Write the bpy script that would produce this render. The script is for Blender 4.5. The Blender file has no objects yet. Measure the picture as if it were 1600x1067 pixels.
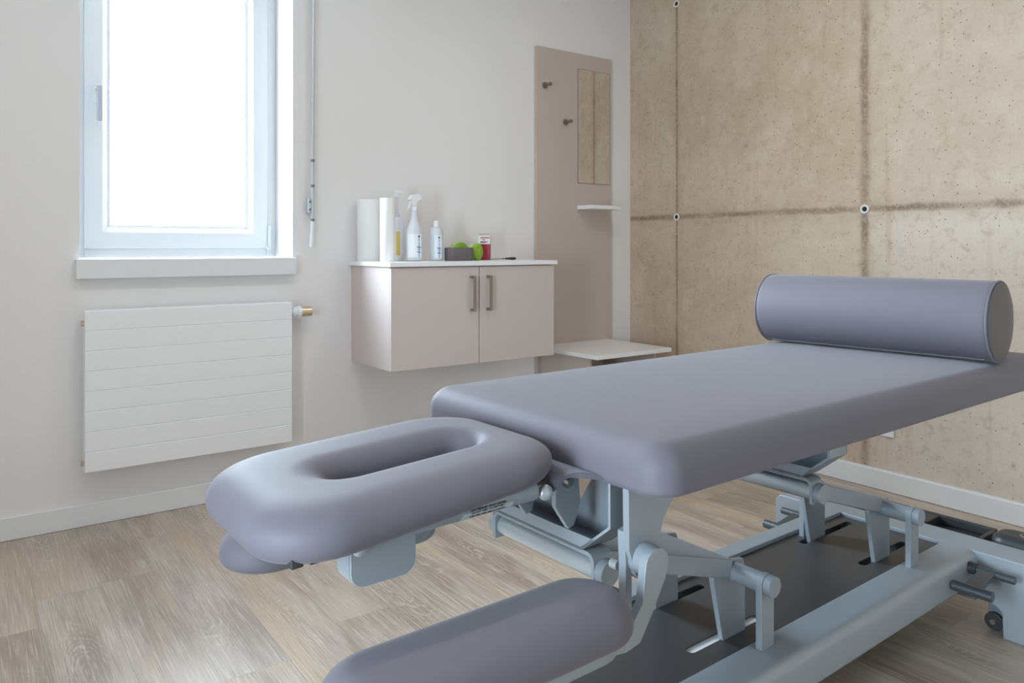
import bpy, bmesh, math, random
from mathutils import Vector, Matrix
random.seed(7)
R = math.radians
scene = bpy.context.scene
COL = scene.collection

# ------------------------------------------------------------------ camera, sky, exposure
CAM = Vector((-3.715, -3.74, 1.2))
cd = bpy.data.cameras.new('camera'); cam = bpy.data.objects.new('camera', cd); COL.objects.link(cam)
cam.location = CAM; cam.rotation_euler = (R(90), 0, R(53.988 - 90))
cd.sensor_width = 36; cd.lens = 1193 / 1600 * 36; cd.shift_y = -(533.5 - 385.7) / 1600
cd.clip_start = 0.02
scene.camera = cam

W = bpy.data.worlds.new('sky'); scene.world = W; W.use_nodes = True
wt = W.node_tree; bg = wt.nodes['Background']
# bright overcast sky with the sun glowing through the haze, up to the left outside the window
SKY_BASE, SKY_GLOW, SKY_COLOR = 42.0, 150.0, (0.76, 0.89, 1.0, 1)
_tc = wt.nodes.new('ShaderNodeTexCoord'); _d = wt.nodes.new('ShaderNodeVectorMath'); _d.operation = 'DOT_PRODUCT'
wt.links.new(_tc.outputs['Generated'], _d.inputs[0]); _d.inputs[1].default_value = Vector((-.72, .60, .36)).normalized()
_m = wt.nodes.new('ShaderNodeMath'); _m.operation = 'MAXIMUM'; wt.links.new(_d.outputs['Value'], _m.inputs[0]); _m.inputs[1].default_value = 0
_p = wt.nodes.new('ShaderNodeMath'); _p.operation = 'POWER'; wt.links.new(_m.outputs[0], _p.inputs[0]); _p.inputs[1].default_value = 6
_a = wt.nodes.new('ShaderNodeMath'); _a.operation = 'MULTIPLY_ADD'; wt.links.new(_p.outputs[0], _a.inputs[0]); _a.inputs[1].default_value = SKY_GLOW; _a.inputs[2].default_value = SKY_BASE
bg.inputs['Color'].default_value = SKY_COLOR; wt.links.new(_a.outputs[0], bg.inputs['Strength'])

vs = scene.view_settings
vs.view_transform = 'Standard'; vs.look = 'None'; vs.gamma = 1; vs.use_curve_mapping = False
vs.exposure = -0.47
cy = scene.cycles
cy.use_denoising = True; cy.max_bounces = 10; cy.diffuse_bounces = 6; cy.glossy_bounces = 4
cy.transparent_max_bounces = 8; cy.sample_clamp_indirect = 6.0; cy.caustics_reflective = False
cy.caustics_refractive = False

def portal(name, loc, rot, sx, sy):
    l = bpy.data.lights.new(name, 'AREA'); l.shape = 'RECTANGLE'; l.size = sx; l.size_y = sy
    l.cycles.is_portal = True
    o = bpy.data.objects.new(name, l); COL.objects.link(o); o.location = loc; o.rotation_euler = rot
    return o
portal('daylight_portal_north', (-2.82, 0.24, 1.95), (R(-90), 0, 0), 0.74, 1.5)

portal('daylight_portal_west', (-5.06, -3.1, 1.075), (0, R(-90), 0), 1.4, 0.86)
LAMP_POWER = 8.5
LAMPS = [(-1.37, -1.74), (-2.65, -1.74), (-3.93, -1.74)]

# ------------------------------------------------------------------ node materials
class NT:
    def __init__(s, name):
        s.m = bpy.data.materials.new(name); s.m.use_nodes = True; s.t = s.m.node_tree
        s.b = s.t.nodes['Principled BSDF']; s.out = s.t.nodes['Material Output']
    def n(s, typ, props=None, **inp):
        nd = s.t.nodes.new('ShaderNode' + typ)
        for k, v in (props or {}).items(): setattr(nd, k, v)
        for k, v in inp.items(): s.set(nd, k, v)
        return nd
    def set(s, nd, k, v):
        i = nd.inputs[int(k[1:])] if k[0] == 'i' and k[1:].isdigit() else nd.inputs[k.replace('_', ' ')]
        if hasattr(v, 'is_output'): s.t.links.new(v, i)
        else: i.default_value = v
    def math(s, op, a, b=0.0, c=None, clamp=False):
        nd = s.n('Math', {'operation': op, 'use_clamp': clamp}, i0=a, i1=b)
        if c is not None: s.set(nd, 'i2', c)
        return nd.outputs[0]
    def mix(s, f, a, b, blend='MIX'):
        nd = s.n('Mix', {'data_type': 'RGBA', 'blend_type': blend})
        s.set(nd, 'i0', f); s.set(nd, 'i6', a); s.set(nd, 'i7', b)
        return nd.outputs[2]
    def noise(s, vec, scale, detail=4, rough=.5, dist=0):
        return s.n('TexNoise', None, Vector=vec, Scale=scale, Detail=detail, Roughness=rough, Distortion=dist).outputs[0]
    def ss(s, v, lo, hi):
        return s.n('MapRange', {'interpolation_type': 'SMOOTHSTEP'}, Value=v, From_Min=lo, From_Max=hi).outputs[0]
    def obj(s): return s.n('TexCoord').outputs['Object']
    def scale(s, vec, x, y, z):
        return s.n('VectorMath', {'operation': 'MULTIPLY'}, i0=vec, i1=(x, y, z)).outputs[0]
    def bump(s, h, strength, dist=.01):
        s.set(s.b, 'Normal', s.n('Bump', None, Height=h, Strength=strength, Distance=dist).outputs[0])

def rgba(c): return (c[0], c[1], c[2], 1)
def simple(name, c, rough=.5, metal=0, spec=.5, bump=None, **kw):
    k = NT(name)
    v = k.noise(k.obj(), 14, 3)
    col = k.mix(k.math('MULTIPLY', v, .10), rgba(c), rgba([x * .8 for x in c]))
    k.set(k.b, 'Base_Color', col); k.set(k.b, 'Roughness', rough); k.set(k.b, 'Metallic', metal)
    k.set(k.b, 'Specular_IOR_Level', spec)
    if bump: k.bump(k.noise(k.obj(), bump[0], 2), bump[1], bump[2])
    for a, b in kw.items(): k.set(k.b, a, b)
    return k.m

def fabric(name, c):
    k = NT(name); o = k.obj()
    w = k.math('ADD', k.noise(k.scale(o, 1, 6, 3), 160, 2), k.noise(k.scale(o, 6, 1, 3), 160, 2))
    k.set(k.b, 'Base_Color', k.mix(k.math('MULTIPLY', w, .35), rgba(c), rgba([x * .82 for x in c])))
    k.set(k.b, 'Roughness', .62); k.set(k.b, 'Specular_IOR_Level', .42)
    k.set(k.b, 'Sheen_Weight', .15); k.set(k.b, 'Sheen_Roughness', .4)
    k.bump(w, .10, .002)
    return k.m

def plaster(name, c):
    k = NT(name); o = k.obj()
    h = k.math('ADD', k.noise(o, 120, 3), k.math('MULTIPLY', k.noise(o, 30, 2), .6))
    k.set(k.b, 'Base_Color', rgba(c)); k.set(k.b, 'Roughness', .75); k.set(k.b, 'Specular_IOR_Level', .3)
    k.bump(h, .22, .004)
    return k.m

def floor_mat():
    k = NT('oak_plank_floor'); o = k.obj()
    sp = k.n('SeparateXYZ', None, Vector=o); x, y = sp.outputs[0], sp.outputs[1]
    PW, PL = .19, 1.25
    xs = k.math('DIVIDE', k.math('ADD', x, 20.03), PW); ci = k.math('FLOOR', xs); fx = k.math('FRACT', xs)
    off = k.n('TexWhiteNoise', {'noise_dimensions': '1D'}, W=ci).outputs[0]
    ys = k.math('ADD', k.math('DIVIDE', k.math('ADD', y, 20), PL), off); ri = k.math('FLOOR', ys); fy = k.math('FRACT', ys)
    cv = k.n('CombineXYZ', None, X=ci, Y=ri, Z=0.0).outputs[0]
    rn = k.n('TexWhiteNoise', {'noise_dimensions': '2D'}, Vector=cv)
    rv, rc = rn.outputs[0], rn.outputs[1]
    po = k.n('VectorMath', {'operation': 'MULTIPLY_ADD'}, i0=rc, i1=(31, 17, 9), i2=o).outputs[0]
    broad = k.noise(k.scale(po, 5, .9, 1), 1.6, 4, .55, .6)
    fine = k.noise(k.scale(po, 105, 2.4, 1), 2.2, 5, .62)
    # cathedral figure: stretched rings around a wandering centre line of each plank
    wx = k.math('ADD', k.math('SUBTRACT', fx, .5), k.math('MULTIPLY', k.math('SUBTRACT', rv, .5), .5))
    wy = k.math('MULTIPLY', k.math('SUBTRACT', fy, k.math('ADD', .25, k.math('MULTIPLY', off, .5))), 1.35)
    wob = k.noise(k.scale(po, 3, 1.4, 1), 2.2, 3, .5)
    d = k.math('SQRT', k.math('ADD', k.math('MULTIPLY', wx, wx), k.math('MULTIPLY', wy, wy)))
    ring = k.math('ADD', k.math('MULTIPLY', d, 100), k.math('MULTIPLY', wob, 75))
    ring = k.math('ADD', k.math('MULTIPLY', k.math('SINE', ring), .5), .5)
    ring = k.math('MULTIPLY', k.math('POWER', ring, 3.0), k.ss(d, .55, .08))
    ring = k.math('MULTIPLY', ring, k.ss(k.noise(k.scale(po, 5, 1.2, 1), 1.7, 3), .42, .62))
    ring = k.math('MULTIPLY', ring, k.ss(k.noise(k.scale(po, 60, 8, 1), 3, 3), .35, .62))
    base = k.mix(k.ss(broad, .34, .66), rgba((0.275, 0.207, 0.159)), rgba((0.488, 0.409, 0.342)))
    base = k.mix(k.math('MULTIPLY', rv, .38), base, rgba((0.451, 0.403, 0.360)))
    warm = k.mix(k.ss(k.noise(k.scale(po, 4, .8, 1), 1.1, 2), .52, .72), base, rgba((0.488, 0.384, 0.275)))
    col = k.mix(k.math('MULTIPLY', k.ss(fine, .50, .68), .52), warm, rgba((0.680, 0.630, 0.575)))
    col = k.mix(k.math('MULTIPLY', k.ss(fine, .47, .32), .50), col, rgba((0.244, 0.189, 0.152)))
    col = k.mix(k.math('MULTIPLY', ring, .55), col, rgba((0.732, 0.683, 0.622)))
    ex = k.math('MULTIPLY', k.math('MINIMUM', fx, k.math('SUBTRACT', 1.0, fx)), PW)
    ey = k.math('MULTIPLY', k.math('MINIMUM', fy, k.math('SUBTRACT', 1.0, fy)), PL)
    seam = k.ss(k.math('MINIMUM', ex, ey), .0022, .0006)
    col = k.mix(k.math('MULTIPLY', seam, .26), col, rgba((0.195, 0.159, 0.134)))
    k.set(k.b, 'Base_Color', col)
    k.set(k.b, 'Roughness', k.math('ADD', .29, k.math('MULTIPLY', fine, .12)))
    k.set(k.b, 'Specular_IOR_Level', .75)
    k.bump(k.math('SUBTRACT', k.math('MULTIPLY', fine, .25), seam), .18, .002)
    return k.m

def concrete_mat():
    k = NT('raw_concrete'); o = k.obj()
    sp = k.n('SeparateXYZ', None, Vector=o); y, z = sp.outputs[1], sp.outputs[2]
    n1 = k.noise(o, 1.3, 6, .6, .3); n2 = k.noise(o, 5, 6, .65); n3 = k.noise(o, 55, 4, .7); n4 = k.noise(o, 220, 2, .6)
    streak = k.noise(k.scale(o, 1, 9, .7), 1.6, 5, .6)
    col = k.mix(k.ss(n1, .30, .70), rgba((0.488, 0.397, 0.305)), rgba((0.610, 0.531, 0.439)))
    # the pours differ: the panels right of the second joint are greyer and paler, most of all the lower one; part of this paleness is light painted into the colour
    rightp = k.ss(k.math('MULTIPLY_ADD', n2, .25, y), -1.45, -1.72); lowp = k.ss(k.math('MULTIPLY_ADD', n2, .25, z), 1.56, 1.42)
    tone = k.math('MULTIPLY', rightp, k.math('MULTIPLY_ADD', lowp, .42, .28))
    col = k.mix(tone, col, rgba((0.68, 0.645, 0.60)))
    col = k.mix(k.math('MULTIPLY', k.ss(n2, .45, .75), .45), col, rgba((0.671, 0.610, 0.525)))
    col = k.mix(k.math('MULTIPLY', k.ss(streak, .54, .74), .40), col, rgba((0.439, 0.311, 0.207)))
    col = k.mix(k.math('MULTIPLY', k.ss(n3, .52, .72), .30), col, rgba((0.366, 0.293, 0.232)))
    col = k.mix(k.math('MULTIPLY', k.ss(n4, .55, .75), .25), col, rgba((0.756, 0.708, 0.634)))
    n5 = k.noise(o, 16, 6, .7, .4)
    col = k.mix(k.math('MULTIPLY', k.ss(n5, .50, .72), .42), col, rgba((0.335, 0.262, 0.195)))
    col = k.mix(k.math('MULTIPLY', k.ss(n5, .48, .30), .30), col, rgba((0.70, 0.645, 0.57)))
    wob = k.math('MULTIPLY', k.math('SUBTRACT', k.noise(o, 9, 6, .75), .5), .030)
    wob2 = k.math('MULTIPLY', k.math('SUBTRACT', k.noise(o, 5.5, 4, .6), .5), .22)
    def joint(c, p, w, soft, wv=1.0):
        dd = k.math('ABSOLUTE', k.math('MULTIPLY_ADD', wob, wv, k.math('SUBTRACT', c, p)))
        ww = k.math('ADD', w, k.math('MULTIPLY', wob2, w * 14))
        return k.math('SUBTRACT', 1.0, k.ss(dd, k.math('MULTIPLY', ww, .25), k.math('ADD', ww, soft)))
    j1 = joint(y, -.417, .005, .010, .25); j2 = joint(y, -1.665, .014, .022, .5); j3 = joint(y, -2.915, .008, .02)
    h1 = joint(z, 1.391, .010, .016); h0 = joint(z, .03, .010, .02)
    jj = j1
    for q in (j2, j3, h1, h0): jj = k.math('MAXIMUM', jj, q)
    halo = k.math('MAXIMUM', joint(z, 1.391, .03, .07), k.math('MAXIMUM', joint(y, -1.665, .012, .05), joint(y, -.417, .010, .05)))
    halo = k.math('MULTIPLY', halo, k.ss(n2, .35, .7))
    col = k.mix(k.math('MULTIPLY', halo, .40), col, rgba((0.305, 0.226, 0.159)))
    jc = k.mix(k.ss(n3, .5, .62), rgba((0.200, 0.145, 0.105)), rgba((0.400, 0.330, 0.265)))
    col = k.mix(k.math('MULTIPLY', jj, k.math('MULTIPLY_ADD', k.ss(k.noise(o, 3.5, 3), .3, .65), .55, .28)), col, jc)
    # air holes
    v = k.n('TexVoronoi', {'feature': 'F1'}, Vector=k.n('VectorMath', {'operation': 'MULTIPLY_ADD'}, i0=k.n('TexNoise', None, Vector=o, Scale=30.0).outputs[1], i1=(.03, .03, .03), i2=o).outputs[0], Scale=21.0)
    sel = k.n('SeparateColor', None, Color=v.outputs['Color'])
    rad = k.math('MULTIPLY', k.math('MAXIMUM', k.math('SUBTRACT', sel.outputs[0], .66), 0), .72)
    hole = k.math('MULTIPLY', k.ss(k.math('SUBTRACT', rad, v.outputs['Distance']), .0, .02), k.ss(k.noise(o, 1.8, 2), .40, .55))
    v2 = k.n('TexVoronoi', {'feature': 'F1'}, Vector=o, Scale=75.0)
    s2 = k.n('SeparateColor', None, Color=v2.outputs['Color'])
    hole2 = k.math('MULTIPLY', k.math('LESS_THAN', v2.outputs['Distance'], .22), k.math('GREATER_THAN', s2.outputs[1], k.math('MULTIPLY_ADD', n1, .22, .80)))
    hole = k.math('MAXIMUM', hole, hole2)
    col = k.mix(k.math('MULTIPLY', hole, .85), col, rgba((0.104, 0.085, 0.073)))
    k.set(k.b, 'Base_Color', k.mix(1.0, col, (1.0, .955, .905, 1), 'MULTIPLY')); k.set(k.b, 'Roughness', .82); k.set(k.b, 'Specular_IOR_Level', .3)
    hgt = k.math('SUBTRACT', k.math('MULTIPLY', n3, .35), k.math('ADD', k.math('MULTIPLY', hole, 1.0), k.math('MULTIPLY', jj, .6)))
    k.bump(hgt, .45, .006)
    return k.m

def glass_mat():
    k = NT('window_glass'); k.t.nodes.remove(k.b)
    tr = k.n('BsdfTransparent', None, Color=(.96, .98, .98, 1)); gl = k.n('BsdfGlossy', None, Roughness=.02)
    fr = k.n('Fresnel', None, IOR=1.45)
    mx = k.n('MixShader', None); k.set(mx, 'i0', k.math('MULTIPLY', fr.outputs[0], .6)); k.set(mx, 'i1', tr.outputs[0]); k.set(mx, 'i2', gl.outputs[0])
    k.t.links.new(mx.outputs[0], k.out.inputs[0])
    return k.m

def emit(name, c, s):
    k = NT(name); k.set(k.b, 'Base_Color', rgba(c)); k.set(k.b, 'Emission_Color', rgba(c)); k.set(k.b, 'Emission_Strength', s)
    return k.m

M = dict(
    wall=plaster('white_plaster', (.82, .805, .80)), ceil=plaster('ceiling_white', (.82, .81, .80)),
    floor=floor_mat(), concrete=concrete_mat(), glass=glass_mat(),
    trim=simple('white_lacquer', (.80, .81, .82), .35), pvc=simple('white_pvc', (.70, .72, .745), .28),
    rad=simple('radiator_enamel', (.90, .91, .92), .40),
    fabric=fabric('mauve_grey_vinyl', (.152, .142, .174)), side=fabric('shaded_vinyl_end', (.125,.115,.118)),
    metal=simple('powder_coated_grey_steel', (.345, .385, .425), .42, .25, bump=(500, .06, .001)),
    dmetal=simple('dark_grey_steel', (.20, .21, .23), .45, .2),
    tube=simple('silver_tube', (.58, .62, .65), .36, .5),
    plate=simple('anthracite_sheet', (.055, .053, .055), .42, 0, bump=(600, .15, .001)),
    black=simple('black_plastic', (.035, .035, .038), .45), pedal=simple('dark_pedal_steel', (.10, .115, .125), .35, .5),
    chrome=simple('chrome', (.75, .75, .76), .16, 1), nickel=simple('brushed_nickel', (.30, .285, .26), .34, .9),
    taupe=simple('taupe_laminate', (.60, .525, .505), .45), white=simple('white_laminate', (.86, .86, .87), .35),
    taupe_dark=simple('taupe_panel', (.54, .465, .425), .5),
    paper=simple('white_paper', (.86, .86, .85), .9, bump=(180, .2, .002)), core=simple('cardboard_core', (.45, .34, .24), .9),
    plastic=simple('white_plastic', (.85, .86, .88), .32), milky=simple('milky_plastic', (.68, .71, .75), .28, Subsurface_Weight=.3),
    label=simple('label_white', (.84, .87, .92), .4), blue=simple('label_blue', (.10, .30, .62), .5), navy=simple('label_navy', (.03, .05, .12), .5),
    yellow=simple('label_yellow', (.80, .62, .14), .5), green=simple('lime_green_plastic', (.28, .50, .035), .35), lime=simple('pale_lime', (.50, .68, .22), .4),
    foam=simple('grey_foam', (.14, .125, .13), .75, bump=(300, .2, .002)), wine=simple('wine_red_card', (.33, .025, .06), .45),
    card=simple('white_card', (.85, .83, .80), .5), red=simple('red_print', (.5, .03, .04), .5), ink=simple('black_ink', (.03, .03, .035), .6),
    sleeve=simple('tie_sleeve', (.72, .71, .68), .6), dark=simple('dark_void', (.02, .018, .016), .9),
    brass=simple('pale_brass', (.72, .60, .42), .28, .85), slabel=simple('silver_sticker', (.55, .60, .62), .4),
    lamp=emit('lamp_diffuser', (1, .95, .88), 6.0),
)
_mk = NT('mirror_glass'); _mk.set(_mk.b, 'Base_Color', (.88, .88, .86, 1)); _mk.set(_mk.b, 'Metallic', 1.0); _mk.set(_mk.b, 'Roughness', .015)
M['mirror'] = _mk.m

# ------------------------------------------------------------------ mesh helpers
class MB:
    def __init__(s): s.b = bmesh.new()
    def box(s, x0, x1, y0, y1, z0, z1):
        r = bmesh.ops.create_cube(s.b, size=1)
        for v in r['verts']:
            v.co = Vector((x0 + (v.co.x + .5) * (x1 - x0), y0 + (v.co.y + .5) * (y1 - y0), z0 + (v.co.z + .5) * (z1 - z0)))
        return s
    def prism(s, pts, plane, a, b):
        def mk(p, d):
            if plane == 'xz': return Vector((p[0], d, p[1]))
            if plane == 'yz': return Vector((d, p[0], p[1]))
            return Vector((p[0], p[1], d))
        A = [s.b.verts.new(mk(p, a)) for p in pts]; B = [s.b.verts.new(mk(p, b)) for p in pts]
        n = len(pts)
        s.b.faces.new(A); s.b.faces.new(B[::-1])
        for i in range(n): s.b.faces.new((A[i], B[i], B[(i + 1) % n], A[(i + 1) % n]))
        return s
    def tube(s, p0, p1, r, n=24, r2=None):
        p0, p1 = Vector(p0), Vector(p1); d = (p1 - p0)
        q = d.to_track_quat('Z', 'Y').to_matrix().to_4x4(); q.translation = (p0 + p1) / 2
        bmesh.ops.create_cone(s.b, cap_ends=True, segments=n, radius1=r, radius2=r if r2 is None else r2, depth=d.length, matrix=q)
        return s
    def rod(s, pts, r, n=14):
        for i in range(len(pts) - 1): s.tube(pts[i], pts[i + 1], r, n)
        for p in pts[1:-1]: s.ball(p, r)
        return s
    def ball(s, p, r, n=16, sc=(1, 1, 1)):
        m = Matrix.Translation(Vector(p)) @ Matrix.Diagonal((sc[0], sc[1], sc[2], 1))
        bmesh.ops.create_uvsphere(s.b, u_segments=n, v_segments=n // 2 + 2, radius=r, matrix=m)
        return s
    def lathe(s, prof, c=(0, 0, 0), n=40, sy=1.0):
        rings = []
        for r, z in prof:
            rings.append([s.b.verts.new((c[0] + r * math.cos(2 * math.pi * i / n), c[1] + sy * r * math.sin(2 * math.pi * i / n), c[2] + z)) for i in range(n)])
        for a, b in zip(rings, rings[1:]):
            for i in range(n): s.b.faces.new((a[i], a[(i + 1) % n], b[(i + 1) % n], b[i]))
        s.b.faces.new(rings[0][::-1]); s.b.faces.new(rings[-1])
        return s
    def rings(s, loops, cap=True):
        L = [[s.b.verts.new(p) for p in lp] for lp in loops]
        n = len(L[0])
        for a, b in zip(L, L[1:]):
            for i in range(n): s.b.faces.new((a[i], a[(i + 1) % n], b[(i + 1) % n], b[i]))
        if cap: s.b.faces.new(L[0][::-1]); s.b.faces.new(L[-1])
        else:
            a, b = L[-1], L[0]
            for i in range(n): s.b.faces.new((a[i], a[(i + 1) % n], b[(i + 1) % n], b[i]))
        return s
    def sheet(s, prof, axis_fn, a, b, th):
        """open profile swept between a and b with thickness th (profile points are 2d)"""
        n = len(prof); off = []
        for i in range(n):
            p = Vector(prof[max(i - 1, 0)]); q = Vector(prof[min(i + 1, n - 1)]); d = (q - p).normalized()
            off.append((prof[i][0] - d.y * th, prof[i][1] + d.x * th))
        poly = list(prof) + off[::-1]
        A = [s.b.verts.new(axis_fn(p, a)) for p in poly]; B = [s.b.verts.new(axis_fn(p, b)) for p in poly]
        m = len(poly)
        for i in range(m): s.b.faces.new((A[i], B[i], B[(i + 1) % m], A[(i + 1) % m]))
        for i in range(n - 1):
            s.b.faces.new((A[i], A[i + 1], A[m - 2 - i], A[m - 1 - i])); s.b.faces.new((B[i + 1], B[i], B[m - 1 - i], B[m - 2 - i]))
        return s
    def xf(s, m):
        bmesh.ops.transform(s.b, matrix=m, verts=s.b.verts); return s
    def build(s, name, mat, parent=None, bevel=0, seg=2, ang=35, subsurf=0):
        bm = s.b
        bmesh.ops.recalc_face_normals(bm, faces=bm.faces)
        for f in bm.faces: f.smooth = True
        for e in bm.edges:
            if len(e.link_faces) == 2 and e.calc_face_angle(0) > R(ang): e.smooth = False
        me = bpy.data.meshes.new(name); bm.to_mesh(me); bm.free()
        me.materials.append(mat)
        o = bpy.data.objects.new(name, me); COL.objects.link(o)
        if parent: o.parent = parent
        if bevel:
            md = o.modifiers.new('bevel', 'BEVEL'); md.width = bevel; md.segments = seg; md.limit_method = 'ANGLE'; md.angle_limit = R(ang)
            md.harden_normals = True
        if subsurf:
            md = o.modifiers.new('sub', 'SUBSURF'); md.levels = md.render_levels = subsurf
        return o

def rrect(x0, x1, y0, y1, r, n=8):
    r = max(min(r, (x1 - x0) / 2 - 1e-4, (y1 - y0) / 2 - 1e-4), 1e-4); out = []
    for cx, cyy, a in ((x1 - r, y1 - r, 0), (x0 + r, y1 - r, 90), (x0 + r, y0 + r, 180), (x1 - r, y0 + r, 270)):
        for i in range(n + 1):
            t = R(a + 90 * i / n); out.append((cx + r * math.cos(t), cyy + r * math.sin(t)))
    return out

def pad_profile(z0, z1, rt, rb, crown=.0, dome=.1, nt=9, nb=5):
    p = [(rb * (1 - math.sin(R(90 * i / nb))) if 0 else rb - rb * math.sin(R(90 * i / nb)), z0 + rb - rb * math.cos(R(90 * i / nb))) for i in range(nb + 1)]
    p += [(rt - rt * math.cos(R(90 * i / nt)), z1 - crown - rt + rt * math.sin(R(90 * i / nt))) for i in range(nt + 1)]
    if crown:
        for f in (.25, .5, .75, 1): p.append((rt + dome * f, z1 - crown * (1 - f) ** 2))
    else: p.append((rt + dome, z1))
    return p

def pad(x0, x1, y0, y1, z0, z1, rc, rt, rb, crown=0, dome=.05, n=10):
    mb = MB()
    loops = [[(x, y, z) for x, y in rrect(x0 + i, x1 - i, y0 + i, y1 - i, rc - i * .75, n)] for i, z in pad_profile(z0, z1, rt, rb, crown, dome)]
    return mb.rings(loops)

def empty(name, loc, rz=0):
    o = bpy.data.objects.new(name, None); COL.objects.link(o); o.location = loc; o.rotation_euler = (0, 0, rz); o.empty_display_size = .1
    return o
def tag(o, label, cat, group=None):
    o['label'] = label; o['category'] = cat
    if group: o['group'] = group
    return o
def struct(o): o['kind'] = 'structure'; return o

def text_mesh(name, txt, size, mat, parent, mtx, extrude=0.0003, align='CENTER'):
    cu = bpy.data.curves.new(name, 'FONT'); cu.body = txt; cu.size = size; cu.extrude = extrude; cu.align_x = align; cu.resolution_u = 2
    t = bpy.data.objects.new(name + '_tmp', cu); COL.objects.link(t)
    me = bpy.data.meshes.new_from_object(t.evaluated_get(bpy.context.evaluated_depsgraph_get()))
    bpy.data.objects.remove(t); me.transform(mtx); me.materials.clear(); me.materials.append(mat)
    o = bpy.data.objects.new(name, me); COL.objects.link(o); o.parent = parent
    return o

# ------------------------------------------------------------------ room shell (corner of the two seen walls at the origin)
XW, YS, H = -5.0, -6.0, 3.0
struct(MB().box(XW - .3, .3, YS - .3, .4, -.1, 0).build('floor', M['floor']))
struct(MB().box(XW - .3, .3, YS - .3, .4, H, H + .1).build('ceiling', M['ceil']))
# window wall with its opening
OX0, OX1, OZ0, OZ1 = -3.291, -2.356, 1.10, 2.72
wn = MB()
wn.box(XW - .3, OX0, 0, .36, 0, H).box(OX1, .3, 0, .36, 0, H).box(OX0, OX1, 0, .36, 0, OZ0).box(OX0, OX1, 0, .36, OZ1, H)
struct(wn.build('wall_north', M['wall']))
EX = 0.0
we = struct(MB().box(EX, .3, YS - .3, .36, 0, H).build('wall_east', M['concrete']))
for (y, z) in ((-.417, 1.391), (-1.665, 1.391), (-.417, 2.751), (-1.665, 2.751)):
    m = MB(); n = 28; L = []
    for r, x in ((.0235, .001), (.0235, -.004), (.021, -.006), (.015, -.006), (.012, -.002), (.012, .001)):
        L.append([(x, y + r * math.cos(2 * math.pi * i / n), z + r * math.sin(2 * math.pi * i / n)) for i in range(n)])
    ring = m.rings(L, cap=False).build('tie_hole', M['sleeve'], we)
    MB().tube((-.0005, y, z), (-.0030, y, z), .0125, 20).build('tie_hole_bore', M['dark'], ring)
# west wall with a second, smaller window outside the frame
wx = MB(); a0, a1, b0, b1 = -3.6, -2.6, .30, 1.85
wx.box(XW - .3, XW, YS - .3, a0, 0, H).box(XW - .3, XW, a1, .36, 0, H).box(XW - .3, XW, a0, a1, 0, b0).box(XW - .3, XW, a0, a1, b1, H)
struct(wx.build('wall_west', M['wall']))
struct(MB().box(XW - .3, .3, YS - .3, YS, 0, H).build('wall_south', M['wall']))
struct(MB().box(XW, 0, -.014, 0, 0, .096).build('baseboard_north', M['trim'], bevel=.004))
struct(MB().box(-.034, 0, YS, -.014, 0, .100).build('baseboard_east', M['trim'], bevel=.006))

def window(name, x0, x1, z0, z1, y0, parent_mtx=None, handle=True):
    """tilt-and-turn window; room side at y0, outside at y0+.075; local x along the wall"""
    root = empty(name, (0, 0, 0)); struct(root)
    def ringbox(ax0, ax1, az0, az1, w, ya, yb, w1=None):
        m = MB()
        m.box(ax0, ax0 + w, ya, yb, az0, az1).box(ax1 - w, ax1, ya, yb, az0, az1)
        m.box(ax0 + w, ax1 - w, ya, yb, az0, az0 + w).box(ax0 + w, ax1 - w, ya, yb, az1 - w, az1)
        return m
    ringbox(x0, x1, z0, z1, .047, y0 + .012, y0 + .08).build('outer_frame', M['pvc'], root, bevel=.003)
    sx0, sx1, sz0, sz1 = x0 + .046, x1 - .046, z0 + .046, z1 - .046
    # sash with a sloped glazing bead towards the glass
    sash = MB(); w = .092
    prof = [(0, y0 + .07), (0, y0 + .003), (.003, y0), (.074, y0), (.080, y0 + .004), (.096, y0 + .022), (.1065, y0 + .026), (.1065, y0 + .07)]
    loops = []
    for i, yy in prof:
        loops.append([(sx0 + i, yy, sz0 + i), (sx1 - i, yy, sz0 + i), (sx1 - i, yy, sz1 - i), (sx0 + i, yy, sz1 - i)])
    sash = sash.rings(loops, cap=False).build('sash', M['pvc'], root, ang=20)
    MB().box(sx0 + .10, sx1 - .10, y0 + .036, y0 + .042, sz0 + .10, sz1 - .10).build('pane', M['glass'], root)
    g = .1065
    ringbox(sx0 + g - .001, sx1 - g + .001, sz0 + g - .001, sz1 - g + .001, .004, y0 + .030, y0 + .036).build('gasket', M['dmetal'], root)
    if handle:
        hx, hz = sx0 + .052, 1.90
        h = MB()
        h.prism(rrect(hx - .021, hx + .015, hz - .040, hz + .052, .016, 5), 'xz', y0, y0 - .010)
        hb = h.build('handle', M['pvc'], root, bevel=.003)
        MB().tube((hx + .004, y0 - .008, hz + .024), (hx + .004, y0 - .045, hz + .024), .012).box(hx - .006, hx + .018, y0 - .052, y0 - .036, hz - .125, hz + .038).build('handle_lever', M['nickel2'] if 'nickel2' in M else M['pvc'], hb, bevel=.004)
        m = MB()
        m.tube((sx1 + .006, y0 - .006, z0 + .05), (sx1 + .006, y0 - .006, z0 + .165), .009, 14).box(sx1 - .01, sx1 + .012, y0 - .008, y0 + .012, z0 + .035, z0 + .055)
        m.build('hinge', M['pvc'], root, bevel=.002)
    return root
M['nickel2'] = simple('handle_silver_white', (.46, .46, .51), .35, .3)
window('window_1', OX0, OX1, 1.147, OZ1, .235)
w2 = window('window_2', -.5, .5, b0, b1, 0, handle=False)
w2.location = (XW - .09, -3.1, 0); w2.rotation_euler = (0, 0, R(90))
sill = struct(MB().box(OX0 + .0005, OX1 - .0005, -.0005, .24, 1.1, 1.147).box(OX0 - .016, OX1 + .004, -.046, -.0005, 1.063, 1.147).build('trim_1', M['trim'], bevel=.003))

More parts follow.
